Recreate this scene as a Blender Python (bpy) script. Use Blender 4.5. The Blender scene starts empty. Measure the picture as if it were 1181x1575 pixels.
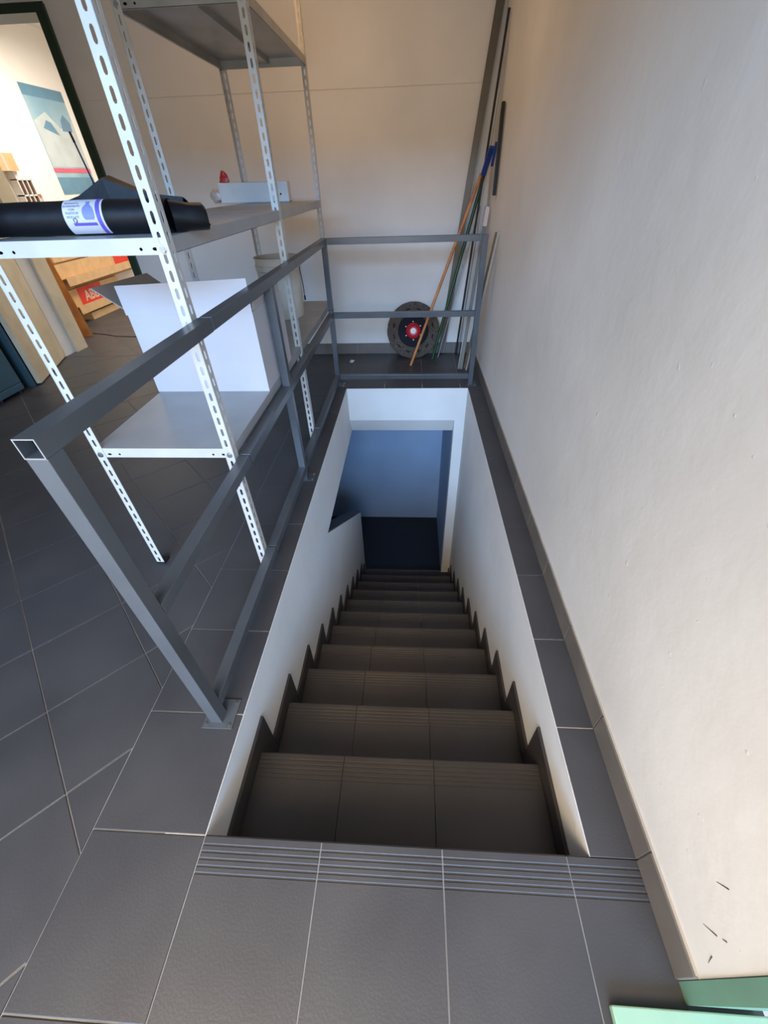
import bpy, bmesh, math, random
from mathutils import Vector, Matrix
random.seed(7)
S = bpy.context.scene
COL = S.collection

# ------------------------------------------------------------------ camera
CAMP = Vector((0.5669852, -0.26205388, 1.417))
RT = Vector((0.99843535, 0.04936779, -0.02626175))
DN = Vector((0.0113619, -0.63895241, -0.76916235))
FW = Vector((-0.05475185, 0.76766049, -0.63851359))
cd = bpy.data.cameras.new('camera'); cam = bpy.data.objects.new('camera', cd); COL.objects.link(cam)
m = Matrix((RT, -DN, -FW)).transposed().to_4x4(); m.translation = CAMP
cam.matrix_world = m
cd.sensor_fit = 'VERTICAL'; cd.sensor_height = 36.0; cd.lens = 617.45/1575*36
cd.shift_x = -(595.79-590.5)/1575; cd.shift_y = (787.80-787.5)/1575
cd.clip_start = 0.02
S.camera = cam

# ------------------------------------------------------------------ world, lights, exposure
def lin(c): return tuple(((v/255)/12.92 if v/255 <= .04045 else ((v/255+.055)/1.055)**2.4) for v in c)
W_ = bpy.data.worlds.new('world'); S.world = W_; W_.use_nodes = True
wb = W_.node_tree.nodes['Background']
wb.inputs[0].default_value = (0.72, 0.85, 1.0, 1); wb.inputs[1].default_value = 1.0
def area(name, loc, to, sx, sy, power, color, spread=180):
    l = bpy.data.lights.new(name, 'AREA'); l.shape = 'RECTANGLE'; l.size = sx; l.size_y = sy
    l.energy = power; l.color = color; l.spread = math.radians(spread)
    o = bpy.data.objects.new(name, l); COL.objects.link(o); o.location = loc
    o.rotation_euler = (Vector(to)-Vector(loc)).to_track_quat('-Z', 'Y').to_euler()
    return o
# skylight seen through the outer doorway behind the camera
area('sky_light', (0.5, -11.0, 5.4), (0.5, 2.5, 0.0), 14.0, 3.6, 4400, (0.275, 0.545, 0.97))
# warm daylight bounced off the pavement just outside the doorway
area('pavement_bounce', (-0.7, -1.6, 0.5), (1.0, 0.5, 0.5), 2.0, 0.8, 4, (1.0, 0.70, 0.42))
area('foreground_fill', (0.1, -1.1, 1.30), (0.5, -0.1, 0.0), 1.8, 0.6, 41, (1.0, 0.77, 0.50), 150)  # warm fill added outside the doorway to brighten the foreground floor
# high sun behind the building: it reaches only the pavement outside
sl = bpy.data.lights.new('sun', 'SUN'); sl.energy = 7.0; sl.angle = math.radians(.6); sl.color = (1.0, .90, .76)
so_ = bpy.data.objects.new('sun', sl); COL.objects.link(so_); so_.rotation_euler = (math.radians(-42), 0, math.radians(8))
# ceiling lamps of the room and of the store beyond
area('ceiling_lamp_light', (-0.2, 2.9, 2.85), (-0.2, 2.9, 0), 1.2, 0.3, 15, (1.0, 0.60, 0.28))
area('store_lamp_light', (-2.7, 6.0, 2.85), (-2.7, 6.0, 0), 1.4, 1.0, 92, (1.0, 0.93, 0.82))
S.view_settings.view_transform = 'Standard'; S.view_settings.look = 'None'
S.view_settings.gamma = 1.0; S.view_settings.use_curve_mapping = False
S.view_settings.exposure = 0.0
S.cycles.use_denoising = True
S.cycles.max_bounces = 8; S.cycles.diffuse_bounces = 6

# ------------------------------------------------------------------ helpers
def box(bm, x0, x1, y0, y1, z0, z1, mat=None):
    vs = [bm.verts.new((x, y, z)) for z in (z0, z1) for x, y in ((x0, y0), (x1, y0), (x1, y1), (x0, y1))]
    for f in ((3,2,1,0), (4,5,6,7), (0,1,5,4), (1,2,6,5), (2,3,7,6), (3,0,4,7)):
        bm.faces.new([vs[i] for i in f])
    if mat is not None:
        for v in vs: v.co = mat @ v.co
def prism(bm, pts, a0, a1, axis='z'):
    """extrude polygon (list of 2D) between a0 and a1; axis z: (x,y); x: (y,z); y: (x,z)"""
    def P(p, a):
        return (p[0], p[1], a) if axis == 'z' else ((a, p[0], p[1]) if axis == 'x' else (p[0], a, p[1]))
    lo = [bm.verts.new(P(p, a0)) for p in pts]; hi = [bm.verts.new(P(p, a1)) for p in pts]
    n = len(pts)
    bm.faces.new(lo[::-1]); bm.faces.new(hi)
    for i in range(n): bm.faces.new((lo[i], lo[(i+1) % n], hi[(i+1) % n], hi[i]))
def tube(bm, p0, p1, r0, r1=None, n=12, cap=True):
    r1 = r0 if r1 is None else r1
    p0 = Vector(p0); p1 = Vector(p1); d = (p1-p0).normalized()
    a = d.orthogonal().normalized(); b = d.cross(a)
    R = []
    for p, r in ((p0, r0), (p1, r1)):
        R.append([bm.verts.new(p + r*(math.cos(2*math.pi*i/n)*a + math.sin(2*math.pi*i/n)*b)) for i in range(n)])
    for i in range(n): bm.faces.new((R[0][i], R[0][(i+1) % n], R[1][(i+1) % n], R[1][i]))
    if cap: bm.faces.new(R[0][::-1]); bm.faces.new(R[1])
def path_tube(bm, pts, r, n=8):
    pts = [Vector(p) for p in pts]; rings = []
    for i, p in enumerate(pts):
        d = (pts[min(i+1, len(pts)-1)]-pts[max(i-1, 0)]).normalized()
        u = Vector((0, 0, 1)) if abs(d.z) < .9 else Vector((1, 0, 0))
        a = d.cross(u).normalized(); b = d.cross(a)
        rings.append([bm.verts.new(p + r*(math.cos(2*math.pi*k/n)*a+math.sin(2*math.pi*k/n)*b)) for k in range(n)])
    for A, B in zip(rings, rings[1:]):
        for k in range(n): bm.faces.new((A[k], A[(k+1) % n], B[(k+1) % n], B[k]))
    bm.faces.new(rings[0][::-1]); bm.faces.new(rings[-1])
def bar(bm, p0, p1, w, t, wdir):
    """rectangular bar from p0 to p1: w along wdir, t across"""
    p0 = Vector(p0); p1 = Vector(p1); d = (p1-p0).normalized()
    a = Vector(wdir); a = (a - a.dot(d)*d).normalized(); b = d.cross(a)
    vs = [bm.verts.new(p + sx*w/2*a + sy*t/2*b) for p in (p0, p1) for sx, sy in ((-1,-1), (1,-1), (1,1), (-1,1))]
    for f in ((3,2,1,0), (4,5,6,7), (0,1,5,4), (1,2,6,5), (2,3,7,6), (3,0,4,7)): bm.faces.new([vs[i] for i in f])
def lathe(bm, prof, n=40, mat=None, close=False):
    rings = [[bm.verts.new((r*math.cos(2*math.pi*k/n), r*math.sin(2*math.pi*k/n), z)) for k in range(n)] for r, z in prof]
    pairs = list(zip(rings, rings[1:])) + ([(rings[-1], rings[0])] if close else [])
    for A, B in pairs:
        for k in range(n): bm.faces.new((A[k], A[(k+1) % n], B[(k+1) % n], B[k]))
    if not close:
        if prof[0][0] > 1e-5: bm.faces.new(rings[0][::-1])
        if prof[-1][0] > 1e-5: bm.faces.new(rings[-1])
    if mat is not None:
        for R in rings:
            for v in R: v.co = mat @ v.co
def link(name, me, mat=None, parent=None, label=None, cat=None, group=None, kind=None):
    o = bpy.data.objects.new(name, me); COL.objects.link(o)
    if mat is not None and len(me.materials) == 0: me.materials.append(mat)
    if parent is not None: o.parent = parent
    if label: o['label'] = label
    if cat: o['category'] = cat
    if group: o['group'] = group
    if kind: o['kind'] = kind
    return o
def obj(name, bm, mat, parent=None, smooth=False, bevel=0, **k):
    bmesh.ops.recalc_face_normals(bm, faces=bm.faces)
    me = bpy.data.meshes.new(name); bm.to_mesh(me); bm.free()
    if smooth:
        for p in me.polygons: p.use_smooth = True
        try: me.set_sharp_from_angle(angle=math.radians(40))
        except Exception: pass
    o = link(name, me, mat, parent, **k)
    if bevel:
        b = o.modifiers.new('bevel', 'BEVEL'); b.width = bevel; b.segments = 2; b.limit_method = 'ANGLE'
    return o
def thing(name, label, cat, loc=(0, 0, 0), group=None):
    o = bpy.data.objects.new(name, None); COL.objects.link(o); o.location = loc
    o['label'] = label; o['category'] = cat
    o.empty_display_size = .1
    if group: o['group'] = group
    return o
def child(name, bm, mat, root, **k):
    """mesh given in world coordinates, parented to an empty that has only a location"""
    for v in bm.verts: v.co -= root.location
    return obj(name, bm, mat, root, **k)
def B(): return bmesh.new()
def text_mesh(txt, size, fn, bold=0.0):
    """flat lettering as a mesh, each vertex (u, v) sent to the surface by fn"""
    c = bpy.data.curves.new('lettering', 'FONT'); c.body = txt; c.size = size; c.offset = bold; c.resolution_u = 3
    c.align_x = 'CENTER'; c.align_y = 'CENTER'
    o = bpy.data.objects.new('lettering', c); COL.objects.link(o)
    bpy.context.view_layer.update()
    me = bpy.data.meshes.new_from_object(o.evaluated_get(bpy.context.evaluated_depsgraph_get()))
    bpy.data.objects.remove(o); bpy.data.curves.remove(c)
    for v in me.vertices: v.co = fn(v.co.x, v.co.y)
    return me

# ------------------------------------------------------------------ materials
def mat(name, c, rough=.6, metal=0., c2=None, scale=6., bump=0., bscale=40., vary=0., spec=.5, detail=4., dirt=None, dscale=3., dthr=.62, rvar=0.):
    M = bpy.data.materials.new(name); M.use_nodes = True; nt = M.node_tree; n = nt.nodes; l = nt.links
    b = n['Principled BSDF']; b.inputs['Roughness'].default_value = rough; b.inputs['Metallic'].default_value = metal
    b.inputs['Specular IOR Level'].default_value = spec
    geo = n.new('ShaderNodeNewGeometry')
    col = None
    if c2 is None: c2 = tuple(v*.93 for v in c)
    nz = n.new('ShaderNodeTexNoise'); nz.inputs['Scale'].default_value = scale; nz.inputs['Detail'].default_value = detail
    l.new(geo.outputs['Position'], nz.inputs['Vector'])
    cr = n.new('ShaderNodeValToRGB'); cr.color_ramp.elements[0].position = .35; cr.color_ramp.elements[1].position = .68
    cr.color_ramp.elements[0].color = (*lin(c2), 1); cr.color_ramp.elements[1].color = (*lin(c), 1)
    l.new(nz.outputs['Fac'], cr.inputs['Fac']); col = cr.outputs['Color']
    if dirt is not None:
        n2 = n.new('ShaderNodeTexNoise'); n2.inputs['Scale'].default_value = dscale; n2.inputs['Detail'].default_value = 7; n2.inputs['Roughness'].default_value = .7
        l.new(geo.outputs['Position'], n2.inputs['Vector'])
        r2 = n.new('ShaderNodeValToRGB'); r2.color_ramp.elements[0].position = dthr; r2.color_ramp.elements[1].position = min(dthr+.1, 1)
        r2.color_ramp.elements[0].color = (0, 0, 0, 1); r2.color_ramp.elements[1].color = (1, 1, 1, 1)
        l.new(n2.outputs['Fac'], r2.inputs['Fac'])
        mx = n.new('ShaderNodeMix'); mx.data_type = 'RGBA'; l.new(r2.outputs['Color'], mx.inputs[0]); l.new(col, mx.inputs[6]); mx.inputs[7].default_value = (*lin(dirt), 1)
        col = mx.outputs[2]
    if vary:
        oi = n.new('ShaderNodeObjectInfo'); mr = n.new('ShaderNodeMapRange'); mr.inputs[3].default_value = 1-vary; mr.inputs[4].default_value = 1+vary
        l.new(oi.outputs['Random'], mr.inputs[0])
        mm = n.new('ShaderNodeMix'); mm.data_type = 'RGBA'; mm.blend_type = 'MULTIPLY'; mm.inputs[0].default_value = 1
        l.new(col, mm.inputs[6]); l.new(mr.outputs[0], mm.inputs[7]); col = mm.outputs[2]
    l.new(col, b.inputs['Base Color'])
    if rvar:
        mr = n.new('ShaderNodeMapRange'); mr.inputs[3].default_value = rough-rvar; mr.inputs[4].default_value = rough+rvar
        l.new(nz.outputs['Fac'], mr.inputs[0]); l.new(mr.outputs[0], b.inputs['Roughness'])
    if bump:
        nb = n.new('ShaderNodeTexNoise'); nb.inputs['Scale'].default_value = bscale; nb.inputs['Detail'].default_value = 5
        l.new(geo.outputs['Position'], nb.inputs['Vector'])
        bp = n.new('ShaderNodeBump'); bp.inputs['Strength'].default_value = bump; bp.inputs['Distance'].default_value = .004
        l.new(nb.outputs['Fac'], bp.inputs['Height']); l.new(bp.outputs[0], b.inputs['Normal'])
    return M
def plaster(name, c, c2, dirt=None):
    """painted plaster with trowel unevenness and sparse blisters"""
    M = mat(name, c, .62, c2=c2, scale=1.6, dirt=dirt, dscale=5, dthr=.73, spec=.3)
    nt = M.node_tree; n = nt.nodes; l = nt.links; b = n['Principled BSDF']; geo = [x for x in n if x.type == 'NEW_GEOMETRY'][0]
    a = n.new('ShaderNodeTexNoise'); a.inputs['Scale'].default_value = 9; a.inputs['Detail'].default_value = 6
    v = n.new('ShaderNodeTexNoise'); v.inputs['Scale'].default_value = 26; v.inputs['Detail'].default_value = 3
    l.new(geo.outputs['Position'], a.inputs['Vector']); l.new(geo.outputs['Position'], v.inputs['Vector'])
    r = n.new('ShaderNodeValToRGB'); r.color_ramp.elements[0].position = .70; r.color_ramp.elements[1].position = .78
    l.new(v.outputs['Fac'], r.inputs['Fac'])
    ad = n.new('ShaderNodeMath'); ad.operation = 'MULTIPLY_ADD'; ad.inputs[1].default_value = .45
    l.new(r.outputs['Color'], ad.inputs[0]); l.new(a.outputs['Fac'], ad.inputs[2])
    bp = n.new('ShaderNodeBump'); bp.inputs['Strength'].default_value = .24; bp.inputs['Distance'].default_value = .012
    l.new(ad.outputs[0], bp.inputs['Height']); l.new(bp.outputs[0], b.inputs['Normal'])
    return M
M_tile = mat('slate_tile', (66, 65, 66), .45, c2=(58, 57, 59), scale=3.5, bump=.12, bscale=160, vary=.05, rvar=.06, dirt=(50, 49, 50), dscale=9, dthr=.66)
M_grout = mat('grout', (156, 154, 152), .85, c2=(112, 111, 112), scale=3.0, bump=.2)
M_skirt = mat('skirting_tile', (112, 105, 98), .32, c2=(100, 94, 88), scale=6, vary=.05)
M_step = mat('step_tile', (60, 57, 57), .42, c2=(52, 49, 50), scale=4, bump=.12, bscale=160, vary=.06, dirt=(66, 62, 60), dscale=8, dthr=.62)
M_concrete = mat('concrete', (112, 108, 104), .9, bump=.3)
M_wall = plaster('wall_plaster', (221, 217, 210), (209, 205, 198), dirt=(196, 188, 176))
M_well = plaster('stairwell_plaster', (226, 224, 220), (214, 212, 208), dirt=(178, 168, 152))
M_cream = plaster('store_plaster', (236, 231, 225), (228, 223, 216))
M_base = plaster('sky_tinted_plaster', (164, 186, 212), (152, 174, 200))  # white plaster with the blue of the skylight put into its colour
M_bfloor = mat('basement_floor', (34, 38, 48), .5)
M_rail = mat('grey_steel_paint', (88, 91, 94), .32, metal=.25, c2=(80, 83, 86), scale=5, rvar=.05)
M_raw = mat('cut_steel', (196, 198, 200), .35, metal=.8)
M_dark = mat('black_gap', (12, 12, 13), .95, spec=.05)
M_shelf = mat('white_shelf_paint', (192, 187, 178), .38, c2=(183, 178, 169), scale=9, dirt=(190, 184, 172), dscale=18, dthr=.70)
M_pan = mat('grey_shelf_pan', (164, 162, 160), .4, metal=.2, c2=(154, 152, 150), scale=6)
M_shelf2 = mat('galvanised_shelf', (170, 166, 158), .36, metal=.35, c2=(150, 146, 138), scale=5)
M_bolt = mat('zinc_bolt', (180, 180, 178), .3, metal=.9)
M_card = mat('white_card', (184, 178, 178), .55, c2=(178, 172, 172), scale=4)
M_cardin = mat('grey_card', (160, 150, 140), .8)
M_black = mat('black_polythene', (18, 17, 19), .5, c2=(13, 12, 15), scale=12, bump=.3, bscale=25, spec=.25)
M_label = mat('white_label', (196, 194, 202), .45)
M_purple = mat('purple_print', (96, 78, 170), .5)
M_lilac = mat('lilac_print', (120, 126, 178), .5)
M_ink = mat('grey_print', (62, 60, 84), .5)
M_green = mat('dark_green_frame', (30, 52, 36), .4)
M_mid = mat('mid_green_frame', (100, 138, 118), .5)
M_pale = mat('pale_green_panel', (150, 186, 160), .45)
M_wood = mat('orange_wood', (196, 128, 52), .5, c2=(160, 98, 38), scale=7)
M_pole = mat('varnished_pole', (196, 132, 70), .45, c2=(170, 104, 52), scale=10)
M_beige = mat('beige_leaf', (206, 192, 164), .5)
M_teal = mat('dark_teal_steel', (62, 92, 104), .5)
M_brown = mat('cardboard_brown', (208, 172, 128), .8, c2=(196, 160, 116), scale=9)
M_red = mat('red_print', (214, 60, 44), .5)
M_pad = mat('fibre_pad', (96, 86, 74), .95, c2=(62, 56, 52), scale=70, bump=.9, bscale=190)
M_padd = mat('dark_slot', (24, 22, 24), .9)
M_navy = mat('navy_plastic', (17, 19, 30), .7, spec=.2)
M_hub = mat('red_plastic', (190, 24, 36), .35)
M_white = mat('white_plastic', (230, 228, 222), .4)
M_pail = mat('stained_white_pail', (216, 206, 188), .45, c2=(196, 184, 162), scale=6, dirt=(140, 116, 84), dscale=10, dthr=.62)
M_sludge = mat('brown_residue', (120, 92, 60), .8, c2=(86, 62, 38), scale=12)
M_greenp = mat('green_pole_paint', (14, 64, 28), .4)
M_alu = mat('aluminium', (150, 152, 154), .4, metal=.6)
M_strip = mat('pale_strip', (176, 166, 152), .5)
M_alud = mat('dull_grey_profile', (104, 98, 88), .4, metal=.5)
M_bluep = mat('blue_plastic', (34, 60, 130), .4)
M_rub = mat('black_rubber', (20, 20, 22), .6)
M_film = mat('clear_film', (206, 190, 178), .25)
M_redf = mat('red_film', (188, 44, 36), .35)
M_paper = mat('scrap_paper', (220, 216, 206), .7)
M_poster = mat('poster_sky', (160, 186, 196), .5, c2=(128, 164, 184), scale=2.5)
M_pband = mat('poster_blue', (98, 142, 168), .5)
M_pmtn = mat('poster_mountain', (104, 138, 168), .5)
M_psnow = mat('poster_snow', (192, 202, 204), .5)
M_pink = mat('poster_pink', (226, 96, 120), .5)
M_brk = mat('brown_cell', (84, 50, 36), .7)
M_lamp = mat('lamp_housing', (230, 230, 226), .4)

# ------------------------------------------------------------------ key dimensions (metres)
OW = 1.0626; OL = 3.149; WX = 1.191; T = 0.3333
YB = 4.066; ZC = 3.0; ZB = -2.598; ZS = -.46

# ------------------------------------------------------------------ floor: slab and tiles
def slab():
    bm = B()
    box(bm, -4.4, -.12, -.95, 3.2, ZS, -.0035)
    box(bm, -.12, 1.35, -.95, -.0005, ZS, -.0035)
    box(bm, -4.4, 1.35, OL+.105, 8.1, ZS, -.0035)
    box(bm, -4.4, -.12, 3.2, OL+.105, ZS, -.0035)
    box(bm, OW+.12, WX+.15, 0, OL+.105, -.3, -.0035)
    return obj('floor', bm, M_grout, kind='structure')
floor = slab()
def clip(poly, a, b, c):            # keep a*x+b*y<=c
    out = []
    for i in range(len(poly)):
        p, q = poly[i], poly[(i+1) % len(poly)]
        dp, dq = a*p[0]+b*p[1]-c, a*q[0]+b*q[1]-c
        if dp <= 0: out.append(p)
        if dp*dq < 0:
            t = dp/(dp-dq); out.append((p[0]+t*(q[0]-p[0]), p[1]+t*(q[1]-p[1])))
    return out
def area2(p): return abs(sum(p[i][0]*p[(i+1) % len(p)][1]-p[(i+1) % len(p)][0]*p[i][1] for i in range(len(p))))/2
GAP = .0019
def tile(poly, z=0., parent=floor, name='floor_tile', m=M_tile, th=.0095):
    if len(poly) < 3 or area2(poly) < .0012: return
    s = sum(poly[i][0]*poly[(i+1) % len(poly)][1]-poly[(i+1) % len(poly)][0]*poly[i][1] for i in range(len(poly)))
    if s < 0: poly = poly[::-1]
    # inset by half a joint
    q = list(poly)
    for i in range(len(poly)):
        p0, p1 = poly[i], poly[(i+1) % len(poly)]
        dx, dy = p1[0]-p0[0], p1[1]-p0[1]; L = math.hypot(dx, dy)
        if L < 1e-6: continue
        nx, ny = dy/L, -dx/L
        q = clip(q, nx, ny, nx*p0[0]+ny*p0[1]-GAP)
    if len(q) < 3: return
    c = (sum(p[0] for p in q)/len(q), sum(p[1] for p in q)/len(q))
    q2 = [(c[0]+(p[0]-c[0])*(1-.0022/max(.05, math.hypot(p[0]-c[0], p[1]-c[1]))), c[1]+(p[1]-c[1])*(1-.0022/max(.05, math.hypot(p[0]-c[0], p[1]-c[1])))) for p in q]
    dz = random.uniform(-.0003, .0003)
    bm = B(); n = len(q)
    lo = [bm.verts.new((*p, z-th)) for p in q]; mi = [bm.verts.new((*p, z-.0009+dz)) for p in q]; hi = [bm.verts.new((*p, z+dz)) for p in q2]
    bm.faces.new(lo[::-1]); bm.faces.new(hi)
    for A, Bq in ((lo, mi), (mi, hi)):
        for i in range(n): bm.faces.new((A[i], A[(i+1) % n], Bq[(i+1) % n], Bq[i]))
    return obj(name, bm, m, parent)
def rect(x0, x1, y0, y1): return [(x0, y0), (x1, y0), (x1, y1), (x0, y1)]
# left border strip along the stairwell
for k in range(0, 10): tile(rect(-T, 0, k*T, min((k+1)*T, OL)))
# right border strip
for k in range(0, 10): tile(rect(OW, WX, k*T, min((k+1)*T, OL)))
# beyond the stairwell
for j, (ya, yb) in enumerate(((OL, OL+T), (OL+T, OL+2*T), (OL+2*T, YB))):
    for i in range(-1, 4): tile(rect(i*T, min((i+1)*T, WX), ya, yb))
# diagonal field, main room and store room
def diag(region, grid=(-.275, -.387)):
    r2 = math.sqrt(2)
    for i in range(-30, 30):
        for j in range(-60, 20):
            u0, v0 = grid[0]+i*T, grid[1]+j*T
            pts = [((u+v)/r2, (u-v)/r2) for u, v in ((u0, v0), (u0+T, v0), (u0+T, v0+T), (u0, v0+T))]
            x0, x1, y0, y1 = region
            for a, b, c in ((-1, 0, -x0), (1, 0, x1), (0, -1, -y0), (0, 1, y1)):
                pts = clip(pts, a, b, c)
                if len(pts) < 3: break
            if len(pts) >= 3: tile(pts)
diag((-3.3, -T, -.66, YB))
diag((-4.2, -2.0, YB, 6.4), (-.275+.12, -.387+.05))

def grooved_profile(y0, y1, z, th, offs, gd=.0015, gw=.0062, nose=.004):
    """cross-section (y,z) of a nosing tile, front edge y1, with anti-slip grooves at distances offs behind it"""
    p = [(y0, z-th), (y0, z)]
    for o in sorted(offs, reverse=True):
        yc = y1-o
        p += [(yc-gw/2, z), (yc-gw/4, z-gd), (yc+gw/4, z-gd), (yc+gw/2, z)]
    p += [(y1-nose, z), (y1, z-nose), (y1, z-th)]
    return p
GO = (.022, .037, .052, .067, .082)
# foreground row with grooves; nosing overhangs the first riser slightly
for i in range(-1, 4):
    xa, xb = i*T, min((i+1)*T, WX)
    if i == -1:
        tile(rect(xa, xb, -T, 0)); continue
    bm = B()
    pr_ = grooved_profile(-T+GAP, .003, 0, .0095, GO)
    prism(bm, pr_, xa+GAP, xb-GAP, 'x')
    obj('nosing_tile', bm, M_tile, floor)
for i in range(-1, 4): tile(rect(i*T, min((i+1)*T, WX), -2*T, -T))

# ------------------------------------------------------------------ baseboards
def skirting(name, along, fixed, a0, a1, inward, h=.096, th=.010, start=0.):
    bm = B()
    if along == 'y': box(bm, fixed-.004, fixed, a0, a1, 0, h-.004)
    else: box(bm, a0, a1, fixed-.004, fixed, 0, h-.004)
    root = obj(name, bm, M_grout, kind='structure')
    k = math.floor((a0-start)/T)
    a = start+k*T
    while a < a1-1e-4:
        s0, s1 = max(a, a0)+GAP, min(a+T, a1)-GAP
        if s1-s0 > .02:
            bm = B()
            if along == 'y': box(bm, fixed-th, fixed-.002, s0, s1, .002, h)
            else: box(bm, s0, s1, fixed-th, fixed-.002, .002, h)
            obj('skirting_tile', bm, M_skirt, root, bevel=.0012)
        a += T
    return root
skirting('baseboard_right', 'y', WX, -.209, YB, -1)
bm = B(); box(bm, WX-.006, WX, -.205, YB-.02, .0965, .0995); obj('trim_2', bm, M_strip, kind='structure')
skirting('baseboard_back', 'x', YB, -2.03, WX-.011, -1, h=.108)

# ------------------------------------------------------------------ walls
bm = B(); box(bm, WX, WX+.14, -.209, YB+.15, -.05, ZC); obj('wall_right', bm, M_wall, kind='structure')
M_scuff = mat('scuff', (70, 62, 54), .8)
for ya, za, yb, zb in ((-.155, .235, -.135, .200), (-.165, .262, -.160, .250), (-.10, .345, -.085, .315), (-.180, .185, -.188, .160)):
    bm = B(); tube(bm, (WX-.0003, ya, za), (WX-.0003, yb, zb), .0013, .0004, n=6); obj('scuff_mark', bm, M_scuff, bpy.data.objects['wall_right'])
bm = B()
ZK = 1.945
box(bm, -2.04, WX, YB, YB+.15, -.05, ZK-.0015); box(bm, -2.04, WX, YB, YB+.15, ZK+.0015, ZC); box(bm, -2.04, WX, YB+.004, YB+.14, ZK-.002, ZK+.002)
box(bm, -3.3, -2.04, YB, YB+.15, 2.44, ZC)
box(bm, -4.4, -3.24, YB+.0, YB+.35, -.05, ZC)
obj('wall_back', bm, M_wall, kind='structure')
bm = B(); box(bm, -9, 9, -16, -.955, -.12, -.02); obj('unseen_pavement_ground', bm, mat('unseen_pavement', (176, 168, 156), .9, bump=.3), kind='structure')  # unseen pavement outside the doorway, added to reflect the sun
bm = B(); box(bm, -4.4, -3.95, -.95, YB, -.05, ZC); obj('wall_left', bm, M_wall, kind='structure')
bm = B()
box(bm, -3.95, -1.6, -.45, -.30, 0, ZC); box(bm, -1.6, WX+.14, -.45, -.30, 2.25, ZC)
obj('wall_front', bm, M_wall, kind='structure')
bm = B(); box(bm, -4.4, WX+.15, -.46, 8.1, ZC, ZC+.1); obj('ceiling', bm, M_wall, kind='structure')
bm = B()
box(bm, -4.35, -4.2, YB+.35, 8.0, 0, ZC); box(bm, -4.35, -1.2, 7.9, 8.05, 0, ZC); box(bm, -1.3, -1.15, YB+.15, 8.0, 0, ZC)
obj('wall_store', bm, M_cream, kind='structure')

# stairwell walls
bm = B()
prism(bm, [(0, -.0035), (OL, -.0035), (OL, -.2), (OL+.1, -.2), (OL+.1, -.455), (1.775, -.475), (3.303, -1.555), (3.303, ZB), (0, ZB)], -.12, 0, 'x')
wl = obj('wall_stairwell_left', bm, M_well, kind='structure')
bm = B()   # dark tiled cap on the sloping parapet
d = Vector((0, 3.303-1.812, -1.555+.495)).normalized(); nrm = Vector((0, -d.z, d.y))
a = Vector((0, 1.80, -.491)); b_ = Vector((0, 3.305, -1.556))
prism(bm, [(a.y, a.z), (b_.y, b_.z), (b_.y+nrm.y*.012, b_.z+nrm.z*.012), (a.y+nrm.y*.012, a.z+nrm.z*.012)], -.135, -.004, 'x')
obj('parapet_cap', bm, M_step, wl)
bm = B(); prism(bm, [(0, -.0035), (3.26, -.0035), (3.26, ZB), (0, ZB)], OW, OW+.12, 'x'); obj('wall_stairwell_right', bm, M_well, kind='structure')
bm = B()   # header and jamb, flush, one L
prism(bm, [(0.0, -.0035), (OW, -.0035), (OW, -2.384), (.970, -2.384), (.970, -.309), (0.0, -.309)], OL, OL+.10, 'y')
hd = obj('wall_stairwell_end', bm, M_well, kind='structure')
bm = B(); prism(bm, [(OL+.0005, -.3095), (OL+.1005, -.465), (OL+.14, -.465), (OL+.14, -.3095)], .0, .9695, 'x'); obj('sloping_soffit', bm, M_well, hd)
# basement
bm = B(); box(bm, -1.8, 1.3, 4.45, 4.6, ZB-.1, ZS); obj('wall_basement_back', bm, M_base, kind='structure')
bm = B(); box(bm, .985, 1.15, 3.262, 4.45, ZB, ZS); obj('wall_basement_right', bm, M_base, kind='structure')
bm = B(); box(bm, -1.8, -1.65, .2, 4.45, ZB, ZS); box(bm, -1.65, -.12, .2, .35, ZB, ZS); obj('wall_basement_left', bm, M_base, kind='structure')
bm = B(); box(bm, -1.8, 1.3, 0, 4.6, ZB-.12, ZB); obj('floor_basement', bm, M_bfloor, kind='structure')

# ------------------------------------------------------------------ staircase
st = thing('staircase', 'steep straight flight of dark tiled steps going down between white walls', 'stairs', (0, 0, 0))
NY = [0.0]+[.02+.288*k for k in range(1, 12)]
NZ = [0.0]+[-.255-.213*(k-1) for k in range(1, 12)]
bm = B(); pts = [(0.0, -.012)]
prof = [(-.0005+0, -.03)]
prof = [(.0, -.012), (.0-.0, NZ[1]-.013)]
for k in range(1, 12):
    prof.append((NY[k]-.012, NZ[k]-.013)); prof.append((NY[k]-.012, (NZ[k+1] if k < 11 else ZB+.013)-.013))
prof += [(NY[11]-.012, ZB), (0, ZB)]
# clean duplicates
pp = []
for p in prof[1:]:
    if not pp or (abs(p[0]-pp[-1][0])+abs(p[1]-pp[-1][1])) > 1e-6: pp.append(p)
prism(bm, pp, .002, OW-.002, 'x'); child('stair_core', bm, M_concrete, st)
bx = [.012, T, 2*T, OW-.012]
TG = .0013
for k in range(1, 12):
    y0 = NY[k-1]-.012+.001 if k > 1 else .001
    for i in range(3):
        bm = B()
        prism(bm, grooved_profile(y0, NY[k], NZ[k], .0115, GO), bx[i]+TG, bx[i+1]-TG, 'x')
        child('tread_tile', bm, M_step, st)
for k in range(0, 12):
    zt = NZ[k]-.0125; zb = (NZ[k+1] if k < 11 else ZB)+.001
    yy = NY[k] if k > 0 else .0005
    ya, yb = (NY[k]-.0115, NY[k]-.0045) if k > 0 else (-.0045, .0)
    for i in range(3):
        if k == 0: ya, yb = .0003, .0025
        bm = B(); box(bm, bx[i]+TG, bx[i+1]-TG, ya, yb, zb, zt)
        child('riser_tile', bm, M_step, st)
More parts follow.
